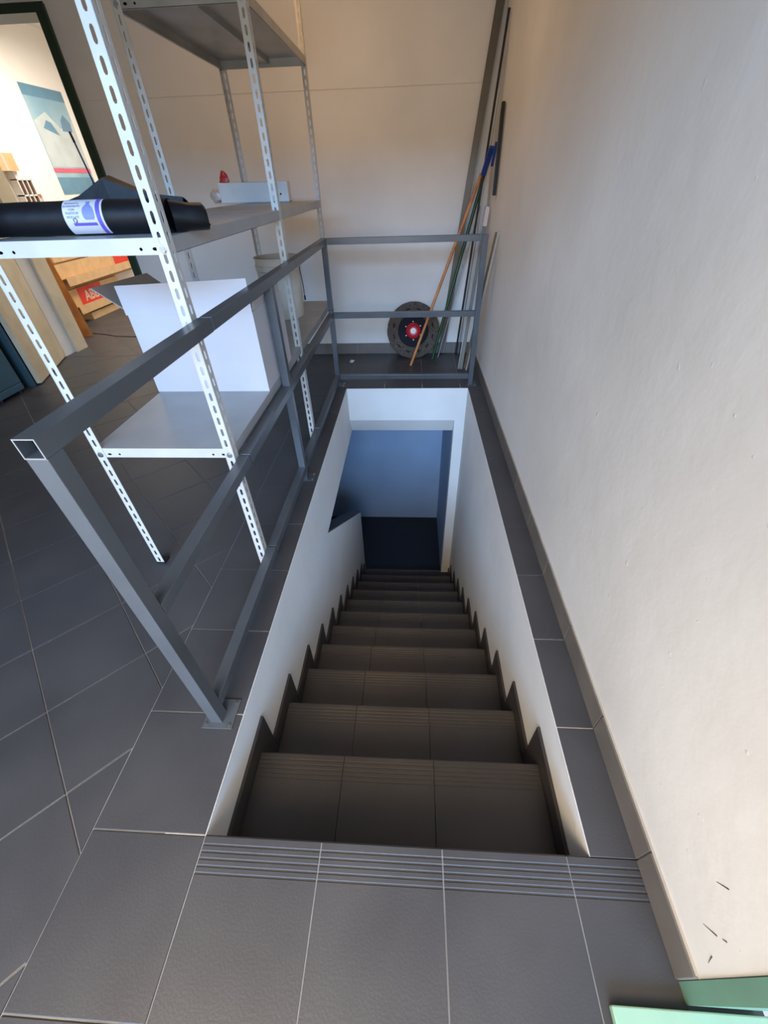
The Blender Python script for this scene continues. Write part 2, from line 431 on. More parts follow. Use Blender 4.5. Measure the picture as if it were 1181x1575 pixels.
for side in (0, 1):
    xa, xb = ((.0005, .0115) if side == 0 else (OW-.0115, OW-.0005))
    for k in range(1, 12):
        ya = (.002 if k == 1 else NY[k-1]+.095+.0012); yb = NY[k]+.095
        zb = NZ[k+1]-.01 if k < 11 else ZB
        if k == 11: yb = NY[k]+.0
        if side == 1 and k >= 10: yb = min(yb, OL-.002)
        bm = B(); box(bm, xa, xb, ya, yb, zb, NZ[k]+.085)
        child('side_skirting', bm, M_step, st)

# ------------------------------------------------------------------ railing
XL, XR = -.102, -.0615
ra = thing('metal_railing', 'grey square-tube steel railing with three rails around the stair opening', 'railing', (-.08, .32, 0))
def hollow(bm, y0, y1, x0, x1, z0, z1, t=.0025):
    """square tube along y, open at y0"""
    o = [(x0, z0), (x1, z0), (x1, z1), (x0, z1)]; i_ = [(x0+t, z0+t), (x1-t, z0+t), (x1-t, z1-t), (x0+t, z1-t)]
    O0 = [bm.verts.new((x, y0, z)) for x, z in o]; I0 = [bm.verts.new((x, y0, z)) for x, z in i_]
    O1 = [bm.verts.new((x, y1, z)) for x, z in o]; I1 = [bm.verts.new((x, y1-.002, z)) for x, z in i_]
    for k in range(4):
        j = (k+1) % 4
        bm.faces.new((O0[k], O0[j], O1[j], O1[k])); bm.faces.new((I0[j], I0[k], I1[k], I1[j])); bm.faces.new((O0[j], O0[k], I0[k], I0[j]))
    bm.faces.new(O1); bm.faces.new(I1[::-1])
RZ = [(1.058, 1.098), (.558, .598), (.055, .095)]
SY = [1.066, 2.235]
ends = [.302, SY[0], SY[1], 3.25]
for r, (za, zb) in enumerate(RZ):
    for s in range(3):
        ya, yb = ends[s]+(0 if s == 0 else .0032), ends[s+1]-(.0032 if s < 2 else 0)
        if s == 0 and r > 0: ya = .3435
        bm = B()
        if s == 0 and r == 0: hollow(bm, ya, yb, XL, XR, za, zb)
        else: box(bm, XL, XR, ya, yb, za, zb)
        child('long_rail', bm, M_rail, ra, bevel=.0016 if not (s == 0 and r == 0) else 0)
    for s in (1, 2):
        bm = B(); box(bm, XL+.003, XR-.003, ends[s]-.0036, ends[s]+.0036, za+.003, zb-.003); child('rail_joint', bm, M_dark, ra)
bm = B(); t_ = .0022
for xa, xb, za, zb in ((XL, XR, 1.058, 1.0602), (XL, XR, 1.0958, 1.098), (XL, XL+t_, 1.0602, 1.0958), (XR-t_, XR, 1.0602, 1.0958)):
    box(bm, xa, xb, .3008, .3019, za, zb)
child('cut_edge', bm, M_raw, ra, label='bare cut steel edge of the open tube end')
bm = B(); box(bm, XL+.003, XR-.003, .33, .332, 1.061, 1.095); child('tube_inside', bm, M_dark, ra)
def post(x0, x1, y0, y1, ztop, plate):
    bm = B(); box(bm, x0, x1, y0, y1, .004, ztop); child('post', bm, M_rail, ra, bevel=.0016)
    bm = B(); box(bm, *plate, 0, .004)
    pl = child('base_plate', bm, M_rail, ra, bevel=.001)
    px0, px1, py0, py1 = plate
    for x, y in ((px0+.012, py0+.012), (px1-.012, py0+.012), (px1-.012, py1-.012), (px0+.012, py1-.012)):
        bm = B(); tube(bm, (x, y, .004), (x, y, .0068), .0052, n=10)
        for v in bm.verts: v.co -= ra.location
        obj('screw', bm, M_bolt, pl)
post(XL, XR, .302, .3425, 1.0575, (-.128, -.024, .284, .384))
post(XL+.001, XR-.001, 1.742, 1.782, 1.0575, (-.102, -.022, 1.735, 1.815))
post(XL+.002, XR-.0005, 3.209, 3.2495, 1.0575, (-.105, -.022, 3.190, 3.268))
post(1.066, 1.106, 3.209, 3.2495, 1.098, (1.055, 1.14, 3.19, 3.268))
for za, zb in RZ:
    bm = B(); box(bm, XR+.0005, 1.0655, 3.211, 3.2485, za, zb); child('cross_rail', bm, M_rail, ra, bevel=.0016)
for z in (.62,):
    bm = B(); box(bm, XL+.001, XR+.0006, 3.208, 3.2505, z, z+.003); child('rail_joint', bm, M_dark, ra)

# ------------------------------------------------------------------ shelving with slotted angle posts
sh = thing('shelving_unit', 'white slotted-angle metal shelving beside the stair railing', 'shelving', (-.38, 2.2, 0))
def slot_strip(bm, n, W, p, hw, hl, frame, t=.0018):
    """strip of n cells with rounded slots; frame(u,v,w)->Vector"""
    a = hl/2-hw/2
    for c in range(n):
        v0 = p*(c+.5)
        hole = [(hw/2, -a), (hw/2, a), (hw/4, hl/2), (-hw/4, hl/2), (-hw/2, a), (-hw/2, -a), (-hw/4, -hl/2), (hw/4, -hl/2)]
        o = {'r0': (W/2, -a), 'r1': (W/2, a), 'c1': (W/2, p/2), 't0': (hw/4, p/2), 't1': (-hw/4, p/2), 'c2': (-W/2, p/2),
             'l0': (-W/2, a), 'l1': (-W/2, -a), 'c3': (-W/2, -p/2), 'b0': (-hw/4, -p/2), 'b1': (hw/4, -p/2), 'c4': (W/2, -p/2)}
        F, K = {}, {}
        for k, (u, v) in list(o.items()) + [('h%d' % i, h) for i, h in enumerate(hole)]:
            F[k] = bm.verts.new(frame(u, v0+v, 0)); K[k] = bm.verts.new(frame(u, v0+v, t))
        fs = [('h0', 'h1', 'r1', 'r0'), ('h1', 'h2', 't0', 'c1', 'r1'), ('h2', 'h3', 't1', 't0'), ('h3', 'h4', 'l0', 'c2', 't1'),
              ('h4', 'h5', 'l1', 'l0'), ('h5', 'h6', 'b0', 'c3', 'l1'), ('h6', 'h7', 'b1', 'b0'), ('h7', 'h0', 'r0', 'c4', 'b1')]
        for f in fs:
            bm.faces.new([F[k] for k in f]); bm.faces.new([K[k] for k in f[::-1]])
        for i in range(8):
            j = (i+1) % 8; bm.faces.new((F['h%d' % j], F['h%d' % i], K['h%d' % i], K['h%d' % j]))
        for a1, b1 in (('r0', 'r1'), ('r1', 'c1'), ('c4', 'r0'), ('l0', 'l1'), ('c2', 'l0'), ('l1', 'c3')):
            bm.faces.new((F[a1], F[b1], K[b1], K[a1]))
FWD = .036; PZ = .0457
def angle_post(sx, sy, h=2.7):
    """corner at the origin; flanges run towards sx (in x) and sy (in y)"""
    n = int(h/PZ); bm = B()
    slot_strip(bm, n, FWD, PZ, .0095, .029, lambda u, v, w: Vector((sx*(u+FWD/2), sy*w, v)))
    slot_strip(bm, n, FWD, PZ, .0095, .029, lambda u, v, w: Vector((sx*w, sy*(u+FWD/2), v)))
    bmesh.ops.remove_doubles(bm, verts=bm.verts, dist=1e-5)
    bmesh.ops.recalc_face_normals(bm, faces=bm.faces)
    me = bpy.data.meshes.new('post'); bm.to_mesh(me); bm.free(); me.materials.append(M_shelf); return me
PX0, PX1 = -.658, -.1065
yR = [1.03, 2.24, 3.43]
meshes = {}
SL = [(1.31, 0), (.645, 0), (1.31, 1), (.645, 1), (2.015, 1)]
for i, y in enumerate(yR):
    for s, x in ((1, PX0), (-1, PX1)):
        sy = -1 if i == 2 else 1
        key = (s, sy)
        if key not in meshes: meshes[key] = angle_post(s, sy)
        o = link('post', meshes[key], None, sh); o.location = Vector((x, y, .006))-sh.location
        bm = B(); box(bm, *sorted((x-s*.0015, x+s*.040)), *sorted((y-sy*.0015, y+sy*.040)), 0, .012)
        child('foot_cap', bm, M_rub, sh)
def tray(zt, y0, y1, m, under=True):
    bm = B(); x0, x1 = PX0+.003, PX1-.003; H = .040; t = .0012
    if m is M_shelf and y0 < 1.5: pass
    box(bm, x0, x1, y0, y1, zt-t, zt)
    for a in ((x0, x1, y0, y0+t), (x0, x1, y1-t, y1), (x0, x0+t, y0, y1), (x1-t, x1, y0, y1)): box(bm, *a, zt-H, zt-t)
    for a in ((x0, x1, y0, y0+.012), (x0, x1, y1-.012, y1), (x0, x0+.012, y0, y1), (x1-.012, x1, y0, y1)): box(bm, *a, zt-H, zt-H+t)
    xc = (x0+x1)/2
    for x in (xc-.04, xc+.04): box(bm, x-t/2, x+t/2, y0+.013, y1-.013, zt-.022, zt-t)
    box(bm, xc-.04, xc+.04, y0+.013, y1-.013, zt-.0232, zt-.022)
    o = child('shelf', bm, m, sh)
    if m is M_pan:
        bm = B(); box(bm, x0, x1, y0-.0006, y0-.0001, zt-H, zt); 
        for v in bm.verts: v.co -= sh.location
        obj('front_lip', bm, M_shelf, o)
    # punched holes near the ends of the front lip, shown as dark slots; bolts at the posts
    for x, w in ((x0+.092, .0045), (x0+.052, .008), (x1-.079, .0045), (x1-.038, .008)):
        bm = B(); lathe(bm, [(.0042, 0), (.0042, .0006)], 12, Matrix.Translation((x, y0-.0007, zt-.026)) @ Matrix.Rotation(math.radians(90), 4, 'X') @ Matrix.Scale(-1, 4, (0, 0, 1)) @ Matrix.Scale(w/.0042, 4, (1, 0, 0)))
        for v in bm.verts: v.co -= sh.location
        obj('punched_hole', bm, M_dark, o)
    for x in (PX0+.018, PX1-.018):
        bm = B(); tube(bm, (x, y0-.0025, zt-.028), (x, y0-.0085, zt-.028), .0085, n=6); tube(bm, (x, y0-.0025, zt-.028), (x, y0-.0035, zt-.028), .011, n=14)
        for v in bm.verts: v.co -= sh.location
        obj('bolt', bm, M_bolt, o)
for zt, bay in SL:
    tray(zt, yR[bay]+.0025, yR[bay+1]-.0025, M_pan if (bay == 0) else M_shelf2)

# ------------------------------------------------------------------ things on the shelves
# open white cardboard box, low shelf of the near bay
bz = .6455
cb = thing('cardboard_box', 'large white cardboard box with open flaps on the lowest shelf', 'box', (-.38, 1.57, bz))
x0, x1, y0, y1, zt = -.664, -.112, 1.568, 2.02, .995
bm = B(); t_ = .004
box(bm, x0, x1, y0, y0+t_, bz, zt); box(bm, x0, x1, y1-t_, y1, bz, zt); box(bm, x0, x0+t_, y0+t_, y1-t_, bz, zt); box(bm, x1-t_, x1, y0+t_, y1-t_, bz, zt); box(bm, x0+t_, x1-t_, y0+t_, y1-t_, bz, bz+t_)
child('body', bm, M_card, cb)
def flap(p, name='flap', m=M_card, th=.004, root=cb, **k):
    p = [Vector(v) for v in p]; n = (p[1]-p[0]).cross(p[3]-p[0]).normalized()*th/2
    bm = B(); A = [bm.verts.new(v+n) for v in p]; C = [bm.verts.new(v-n) for v in p]
    bm.faces.new(A); bm.faces.new(C[::-1])
    for i in range(len(p)): bm.faces.new((A[i], A[(i+1) % len(p)], C[(i+1) % len(p)], C[i]))
    return child(name, bm, m, root, **k)
flap([(x0-.006, y0-.001, zt-.004), (x1, y0-.001, zt-.004), (x1+.005, y0-.004, 1.123), (x0-.004, y0-.006, 1.105)])
flap([(x0, y0+.02, zt), (x0, y1-.01, zt), (x0-.10, y1-.03, 1.085), (x0-.10, y0-.02, 1.10)], m=M_cardin, label='grey inner face of the left flap')
flap([(x0+.01, y1+.003, zt), (x1-.01, y1+.003, zt), (x1-.01, y1+.06, .90), (x0+.01, y1+.06, .90)])
flap([(x1-.004, y0+.02, zt), (x1-.004, y1-.01, zt), (x1+.002, y1-.03, 1.03), (x1+.002, y0+.02, 1.03)], label='right side flap folded upright')

# white pail at the back of the low shelf
pc = Vector((-.375, 2.97, .6455))
pa = thing('pail', 'tall stained white plastic pail on the low shelf near the back wall', 'bucket', pc)
bm = B(); lathe(bm, [(.132, 0), (.137, .01), (.150, .30), (.156, .305), (.156, .335), (.150, .337), (.150, .37), (.157, .372), (.157, .38), (.147, .38), (.143, .30), (.13, .012), (.0, .012)], 48, Matrix.Identity(4))
obj('body', bm, M_pail, pa, smooth=True)
bm = B(); lathe(bm, [(.1425, .25), (0.001, .255)], 40); obj('residue', bm, M_sludge, pa)
bm = B()
for k in range(0, 13):
    pass
path_tube(bm, [(.154, -.02, .318), (.170, -.06, .27), (.184, -.10, .21), (.190, -.125, .15)], .0028); obj('wire_handle', bm, M_rub, pa, smooth=True)
bm = B(); tube(bm, (.190, -.125, .158), (.192, -.13, .13), .006); obj('handle_end', bm, M_rub, pa)

# small white carton with plastic film on the upper shelf
sc = Vector((-.60, 3.36, 1.3105))
wc = thing('white_carton', 'small long white carton at the far end of the middle shelf', 'carton', sc)
bm = B(); box(bm, -.205, .29, -.050, .032, 0, .115); obj('body', bm, M_white, wc, bevel=.006)
bm = B(); tube(bm, (.235, -.0495, .045), (.235, -.0512, .045), .006, n=10); obj('ink_mark', bm, M_dark, wc)
def crumple(c, r, seed, n=2, sq=(1, 1, 1), amp=.35):
    rnd = random.Random(seed); bm = B(); bmesh.ops.create_icosphere(bm, subdivisions=n, radius=r)
    for v in bm.verts:
        k = 1+rnd.uniform(-amp, amp); v.co = Vector((v.co.x*sq[0]*k, v.co.y*sq[1]*k, v.co.z*sq[2]*k))
        v.co += Vector(c)
    return bm
cf = thing('plastic_film', 'crumpled clear plastic film beside the small white carton', 'plastic film', (-.842, 3.345, 1.311))
bm = crumple((0, 0, .042), .05, 3, 2, (.8, .8, .85), .25)
for v in bm.verts: v.co.z = max(v.co.z, .0005)
obj('film', bm, M_film, cf)
rf = thing('red_wrapper', 'crumpled red wrapper behind the small white carton', 'wrapper', (-.765, 3.355, 1.426))
bm = crumple((0.0, 0, .025), .045, 5, 2, (.8, .5, .9), .25)
for v in bm.verts:
    v.co.z = max(v.co.z, .0005); v.co.x *= 1.0-.6*max(0, v.co.z-.02)/.05
obj('wrapper', bm, M_redf, rf)

# roll of black bags, middle shelf of the near bay, with its paper band
r0 = .041; rz = 1.3112+r0
rl = thing('bag_roll', 'thick roll of black plastic bags with a white and purple label', 'plastic bags', (-.5, 1.13, 1.3105))
P0 = Vector((-1.12, 1.1185, rz)); P1 = Vector((-.135, 1.158, rz))
ax = (P1-P0).normalized(); sd = Vector((-ax.y, ax.x, 0)); up = Vector((0, 0, 1))
def cyl_pt(s, th, r):   # s metres along axis from P0, th angle from the camera-facing side (-sd) upward
    return P0+ax*s+(-sd*math.cos(th)+up*math.sin(th))*r
bm = B(); n = 40; LR = (P1-P0).length; rings = []
rnd = random.Random(4)
for i in range(37):
    s = LR*i/36; wob = 1+.012*math.sin(i*1.3)
    rings.append([bm.verts.new(cyl_pt(s, 2*math.pi*k/n, r0*(wob if 0 < i < 36 else .97)*(1+.010*math.sin(3*k+i*.7)*(math.sin(2*math.pi*k/n) > -.5)))) for k in range(n)])
for A, Bq in zip(rings, rings[1:]):
    for k in range(n): bm.faces.new((A[k], A[(k+1) % n], Bq[(k+1) % n], Bq[k]))
bm.faces.new(rings[0][::-1]); bm.faces.new(rings[-1])
child('outer_roll', bm, M_black, rl, smooth=True)
bm = B(); rings = []
PE = Vector((-.055, 1.205, 0))
for i, (s, r) in enumerate(((0, .038), (.02, .037), (.05, .034), (.088, .033), (.096, .028))):
    base = P1+Vector((0, 0, -r0+r+.001)); a2 = (Vector((PE.x, PE.y, 0))-Vector((P1.x, P1.y, 0))).normalized(); s2 = Vector((-a2.y, a2.x, 0))
    rings.append([bm.verts.new(base+a2*s+(s2*math.cos(2*math.pi*k/28)+up*math.sin(2*math.pi*k/28))*r*(1+.03*math.sin(5*k+i))) for k in range(28)])
for A, Bq in zip(rings, rings[1:]):
    for k in range(28): bm.faces.new((A[k], A[(k+1) % 28], Bq[(k+1) % 28], Bq[k]))
bm.faces.new(rings[-1]); bm.faces.new(rings[0][::-1])
child('inner_roll', bm, M_black, rl, smooth=True)
def band(s0, s1, t0, t1, r, m, name, par, skew=0.0):
    bm = B(); nn = 16; A = []
    for i in range(nn+1):
        th = t0+(t1-t0)*i/nn
        A.append((bm.verts.new(cyl_pt(s0+skew*math.sin(th), th, r)), bm.verts.new(cyl_pt(s1+skew*math.sin(th), th, r))))
    for a_, b1 in zip(A, A[1:]): bm.faces.new((a_[0], a_[1], b1[1], b1[0]))
    for v in bm.verts: v.co -= rl.location
    return obj(name, bm, m, par, smooth=True)
D = math.radians
lab = band(.695, .808, D(-60), D(120), r0*1.03, M_label, 'paper_label', rl)
band(.790, .802, D(-60), D(118), r0*1.045, M_purple, 'purple_edge', lab)
band(.716, .784, D(-22), D(-12), r0*1.045, M_purple, 'purple_bar', lab)
def on_roll(sc_, th_c):
    return lambda u, v: cyl_pt(sc_+u, th_c+v/r0, r0*1.047)-rl.location
for i, w in enumerate(('PRODOTTO', 'INTERAMENTE', 'CON', 'PLASTICHE', 'RICICLATE')):
    me = text_mesh(w, .0075, on_roll(.722, D(54-12*i))); link('label_text', me, M_ink, lab)
bm = B(); g0 = [(-.012, -.022), (.012, -.022), (.017, -.012), (.016, .004), (.008, .014), (.004, .018), (.006, .024), (-.006, .024), (-.004, .018), (-.008, .014), (-.016, .004), (-.017, -.012)]
f = on_roll(.768, D(28)); gw_ = [(-.022, .012), (-.017, .016), (-.010, .017), (-.003, .0165), (.004, .015), (.010, .010), (.015, .005), (.019, .0045), (.024, .007)]
gv = [(bm.verts.new(f(-w, v)), bm.verts.new(f(w, v))) for v, w in gw_]
for p_, q_ in zip(gv, gv[1:]): bm.faces.new((p_[0], p_[1], q_[1], q_[0]))
obj('bag_print', bm, M_lilac, lab)
bm = B(); f = on_roll(.725, D(-4)); nn = 14
A = [bm.verts.new(f(.006*math.cos(2*math.pi*k/nn), .006*math.sin(2*math.pi*k/nn))) for k in range(nn)]; Cc = [bm.verts.new(f(.0035*math.cos(2*math.pi*k/nn), .0035*math.sin(2*math.pi*k/nn))) for k in range(nn)]
for k in range(nn):
    if k % 5 != 4: bm.faces.new((A[k], A[(k+1) % nn], Cc[(k+1) % nn], Cc[k]))
obj('recycling_mark', bm, M_ink, lab)
# loose folded black sheet behind the roll
ls = thing('black_sheet', 'loose folded black plastic sheet peaking up behind the roll of bags', 'plastic sheet', (-.35, 1.3, 1.3105))
rows = [[(-.60, 1.215, 1.315), (-.45, 1.215, 1.330), (-.33, 1.215, 1.335), (-.22, 1.222, 1.335), (-.135, 1.245, 1.33)],
        [(-.57, 1.24, 1.372), (-.44, 1.23, 1.402), (-.355, 1.24, 1.442), (-.25, 1.24, 1.405), (-.13, 1.25, 1.392)],
        [(-.52, 1.27, 1.376), (-.43, 1.26, 1.400), (-.35, 1.275, 1.448), (-.24, 1.27, 1.402), (-.13, 1.27, 1.385)],
        [(-.58, 1.36, 1.330), (-.42, 1.34, 1.372), (-.30, 1.34, 1.385), (-.21, 1.34, 1.378), (-.125, 1.33, 1.345)],
        [(-.55, 1.42, 1.3125), (-.43, 1.43, 1.3125), (-.30, 1.43, 1.3125), (-.20, 1.42, 1.3125), (-.125, 1.40, 1.3125)]]
bm = B(); V = [[bm.verts.new(p) for p in r] for r in rows]
for i in range(4):
    for j in range(4): bm.faces.new((V[i][j], V[i][j+1], V[i+1][j+1], V[i+1][j]))
so = child('sheet', bm, M_black, ls); md = so.modifiers.new('thick', 'SOLIDIFY'); md.thickness = .002

# ------------------------------------------------------------------ floor pad disc leaning on the back wall
dc = thing('scrubbing_disc', 'round dark fibre floor-machine disc with a red hub leaning on the back wall', 'scrubbing disc', (.584, 3.905, 0))
RD = .258; tilt = math.asin(.118/(2*RD)) 
# local frame: disc plane normal points to the viewer (-y) and up
MX = Matrix.Translation((0, 0, 0)) @ Matrix.Rotation(math.radians(90)-tilt, 4, 'X')
def DM(): return Matrix.Rotation(-tilt, 4, 'X') @ Matrix.Translation((0, .0, RD)) @ Matrix.Rotation(math.radians(90), 4, 'X')
def dpart(name, prof, m, n=48, **k):
    bm = B(); lathe(bm, prof, n, DM()); return obj(name, bm, m, dc, smooth=True, **k)
bm = B(); rnd = random.Random(2); n = 72
prof = [(.150, -.030), (.246, -.030), (.258, -.024), (.258, .004), (.250, .010), (.205, .012), (.150, .010)]
rings = [[bm.verts.new(DM() @ Vector(((r*(1+(rnd.uniform(-.010, .006) if r > .24 else 0)))*math.cos(2*math.pi*k/n), r*(1+(rnd.uniform(-.010, .004) if r > .24 else 0))*math.sin(2*math.pi*k/n), z))) for k in range(n)] for r, z in prof]
for A, Bq in zip(rings, rings[1:]+rings[:1]):
    for k in range(n): bm.faces.new((A[k], A[(k+1) % n], Bq[(k+1) % n], Bq[k]))
obj('fibre_pad', bm, M_pad, dc)
for k in range(12):
    th = 2*math.pi*(k+.5)/12
    bm = B(); box(bm, .188, .204, -.020, .020, .0118, .0135, DM() @ Matrix.Rotation(th, 4, 'Z')); obj('pad_slot', bm, M_padd, dc)
dpart('drive_plate', [(.001, .004), (.148, .004), (.149, .010), (.146, .016), (.001, .016)], M_navy)
dpart('hub_ring', [(.028, .0162), (.068, .0162), (.070, .024), (.060, .030), (.052, .022), (.044, .030), (.028, .026)], M_hub)
dpart('hub_centre', [(.001, .0163), (.027, .0163), (.027, .028), (.001, .030)], M_white, 24)
for k in range(6):
    th = math.radians(30+60*k+2)
    bm = B(); lathe(bm, [(.0055, .0162), (.0055, .020)], 10, DM() @ Matrix.Translation((.082*math.cos(th), .082*math.sin(th), 0))); obj('bolt', bm, M_white, dc)

# ------------------------------------------------------------------ poles leaning in the corner
def pole(name, label, cat, p0, p1, r, m, group=None, tip=None):
    root = thing(name, label, cat, p0, group)
    bm = B(); tube(bm, p0, p1, r, n=14); child('shaft', bm, m, root, smooth=True)
    if tip:
        d = (Vector(p1)-Vector(p0)).normalized(); bm = B(); tube(bm, Vector(p1)-d*.09, Vector(p1)+d*.01, r*1.35, n=14); child('end_cap', bm, tip, root, smooth=True)
    return root
pole('broom_handle', 'orange-brown varnished wooden pole leaning across the scrubbing disc', 'pole', (.562, 3.687, .006), (1.100, 3.885, 1.43), .0125, M_pole)
pole('green_pole', 'dark green painted pole standing just right of the scrubbing disc', 'pole', (.778, 3.850, .006), (1.145, 3.985, 1.47), .0135, M_greenp)
pole('thin_white_rod', 'thinnest silvery rod, between the green pole and the grey profiles', 'rod', (.838, 3.915, .004), (1.130, 4.010, 1.22), .0055, M_alu)
def profile(name, label, p0, p1, w, t, m, wdir=(1, 0, 0)):
    root = thing(name, label, 'metal profile', p0)
    bm = B(); bar(bm, p0, p1, w, t, wdir); child('bar', bm, m, root)
    return root
t1 = profile('wide_profile', 'widest and tallest dull grey metal bar leaning in the corner up to the ceiling', (.872, 4.030, .012), (1.150, 4.045, 2.42), .056, .012, M_alud)
bm = B(); bar(bm, (.872+.030, 4.020, .012), (1.180, 4.035, 2.42), .004, .010, (1, 0, 0)); child('bright_edge', bm, M_alu, t1)
profile('dark_profile', 'tall thin dark metal strip standing right behind the widest grey bar', (1.025, 4.015, .008), (1.176, 3.86, 2.25), .016, .012, M_rub)
profile('silver_strip', 'tall narrow silver strip leaning beside the dark metal strip in the corner', (1.050, 4.005, .008), (1.1795, 3.82, 2.10), .008, .008, M_alu)
p = profile('channel_profile', 'grey aluminium channel with torn shiny tape near its top', (1.035, 3.575, .010), (1.160, 3.80, 1.23), .030, .014, M_alud)
bm = B(); bar(bm, (1.012, 3.572, .010), (1.142, 3.796, 1.23), .005, .018, (1, 0, 0)); child('flange', bm, M_alu, p)
bm = B(); bar(bm, (1.1505, 3.772, 1.10), (1.1635, 3.7945, 1.225), .031, .0165, (1, 0, 0)); child('tape', bm, M_film, p)
p = profile('low_profile', 'short light aluminium strip leaning on the right wall behind the far railing post', (1.085, 3.545, .008), (1.178, 3.245, 1.11), .014, .008, M_strip)
profile('brass_strip', 'short brownish strip next to the light aluminium strip on the right wall', (1.075, 3.60, .008), (1.172, 3.30, 1.10), .016, .008, mat('brown_strip', (120, 100, 72), .5))
sq = thing('squeegee', 'black squeegee head hanging flat against the right wall among the poles', 'squeegee', (1.168, 3.60, 1.3))
bm = B(); bar(bm, (1.172, 3.605, 1.30), (1.172, 3.640, 1.80), .030, .024, (0, 1, 0)); child('head', bm, M_rub, sq, bevel=.004)
bm = B(); bar(bm, (1.160, 3.60, 1.33), (1.160, 3.637, 1.77), .010, .006, (0, 1, 0)); child('blade_clamp', bm, M_alud, sq)
bl = thing('blue_mop_clip', 'blue plastic mop clip on the poles below the black squeegee', 'mop clip', (1.14, 3.9, 1.45))
bm = B(); bar(bm, (1.108, 3.84, 1.42), (1.140, 3.73, 1.58), .040, .024, (1, 0, 0)); child('clip', bm, M_bluep, bl, bevel=.006)
bm = B(); bar(bm, (1.150, 3.72, 1.47), (1.160, 3.67, 1.60), .02, .02, (0, 1, 0)); child('lever', bm, M_bluep, bl, bevel=.004)

sp = thing('paper_scrap', 'small scrap of white paper on the floor near the far left railing post', 'paper scrap', (-.03, 3.80, 0))
bm = crumple((0, 0, .012), .022, 9, 2, (1.0, 1.1, .5), .4)
for v in bm.verts: v.co.z = max(v.co.z, .0012)
obj('scrap', bm, M_paper, sp)

# ------------------------------------------------------------------ doorway to the store
dr = bpy.data.objects.new('door_1', None); COL.objects.link(dr); dr['kind'] = 'structure'
bm = B(); box(bm, -2.10, -2.035, YB-.03, YB+.19, 0, 2.43); obj('door_jamb', bm, M_green, dr)
bm = B(); box(bm, -3.24, -2.10, YB-.03, YB+.19, 2.385, 2.43); obj('door_lintel', bm, M_green, dr)
bm = B(); box(bm, -3.236, -3.206, YB+.16, YB+.34, 0, 2.385); obj('door_jamb', bm, M_beige, dr)
# open leaf, hinged at the left jamb
h0 = Vector((-3.225, 4.045, 0)); h1 = Vector((-2.935, 3.290, 0)); dd = (h1-h0).normalized(); nn_ = Vector((-dd.y, dd.x, 0))
bm = B(); prism(bm, [tuple((h0)[:2]), tuple((h1)[:2]), tuple((h1-nn_*-.038)[:2]), tuple((h0-nn_*-.038)[:2])], .012, 2.34) if False else prism(bm, [(h0.x, h0.y), (h1.x, h1.y), (h1.x-.036, h1.y-.014), (h0.x-.036, h0.y-.014)], .012, 2.34)
obj('door_leaf', bm, M_beige, dr)
# wooden board standing in the store
wdp = thing('wooden_board', 'tall orange-brown wooden board leaning just inside the store doorway', 'board', (-3.46, 4.8, 0))
bm = B(); prism(bm, [(-3.56, 4.68), (-3.405, 4.825), (-3.435, 4.86), (-3.59, 4.715)], .002, 1.60)
for v in bm.verts: v.co.x -= (.17 if v.co.z > 1 else 0)
child('board', bm, M_wood, wdp)
# dark cabinet behind the leaf, left edge of the picture
cbn = thing('dark_cabinet', 'dark teal steel cabinet behind the open beige door leaf', 'cabinet', (-3.3, 3.4, 0))
bm = B(); box(bm, -3.90, -3.10, 3.27, 3.58, 1.9, 1.95); box(bm, -3.085, -2.975, 3.235, 3.265, .0, 1.95); box(bm, -3.125, -3.105, 3.265, 3.58, .0, 1.95); box(bm, -3.90, -3.105, 3.58, 3.60, .0, 1.95); box(bm, -3.90, -3.86, 3.24, 3.58, .0, 1.95); box(bm, -3.86, -3.125, 3.27, 3.58, .02, .06); box(bm, -3.12, -3.085, 3.235, 3.27, .0, 1.95)
child('carcass', bm, M_teal, cbn)
bm = B(); box(bm, -3.86, -3.126, 3.56, 3.579, .06, 1.9); child('back_panel', bm, M_dark, cbn)
for z in (.6, 1.2):
    bm = B(); box(bm, -3.86, -3.126, 3.30, 3.56, z, z+.02); child('shelf', bm, M_teal, cbn)
tr = thing('grey_rack', 'low grey metal rack with upright silver bars at the left edge', 'rack', (-3.2, 2.95, 0))
bm = B(); box(bm, -3.6, -2.955, 2.84, 3.12, .03, .09); box(bm, -3.02, -2.955, 2.84, 3.12, .09, .9); box(bm, -3.6, -3.56, 2.84, 3.12, .09, .9); box(bm, -3.56, -3.02, 3.08, 3.12, .09, .9); box(bm, -3.56, -3.02, 2.84, 3.08, .86, .9)
child('frame', bm, M_teal, tr, bevel=.008)
for i, x in enumerate((-3.075, -3.15, -3.225, -3.30, -3.375)):
    bm = B(); tube(bm, (x, 2.875, .09), (x, 2.875, .86), .012, n=10); child('upright_bar', bm, M_alu, tr, smooth=True)
for x in (-3.58, -2.99):
    for y in (2.87, 3.09):
        bm = B(); tube(bm, (x, y, 0), (x, y, .03), .016, n=10); child('foot', bm, M_rub, tr)

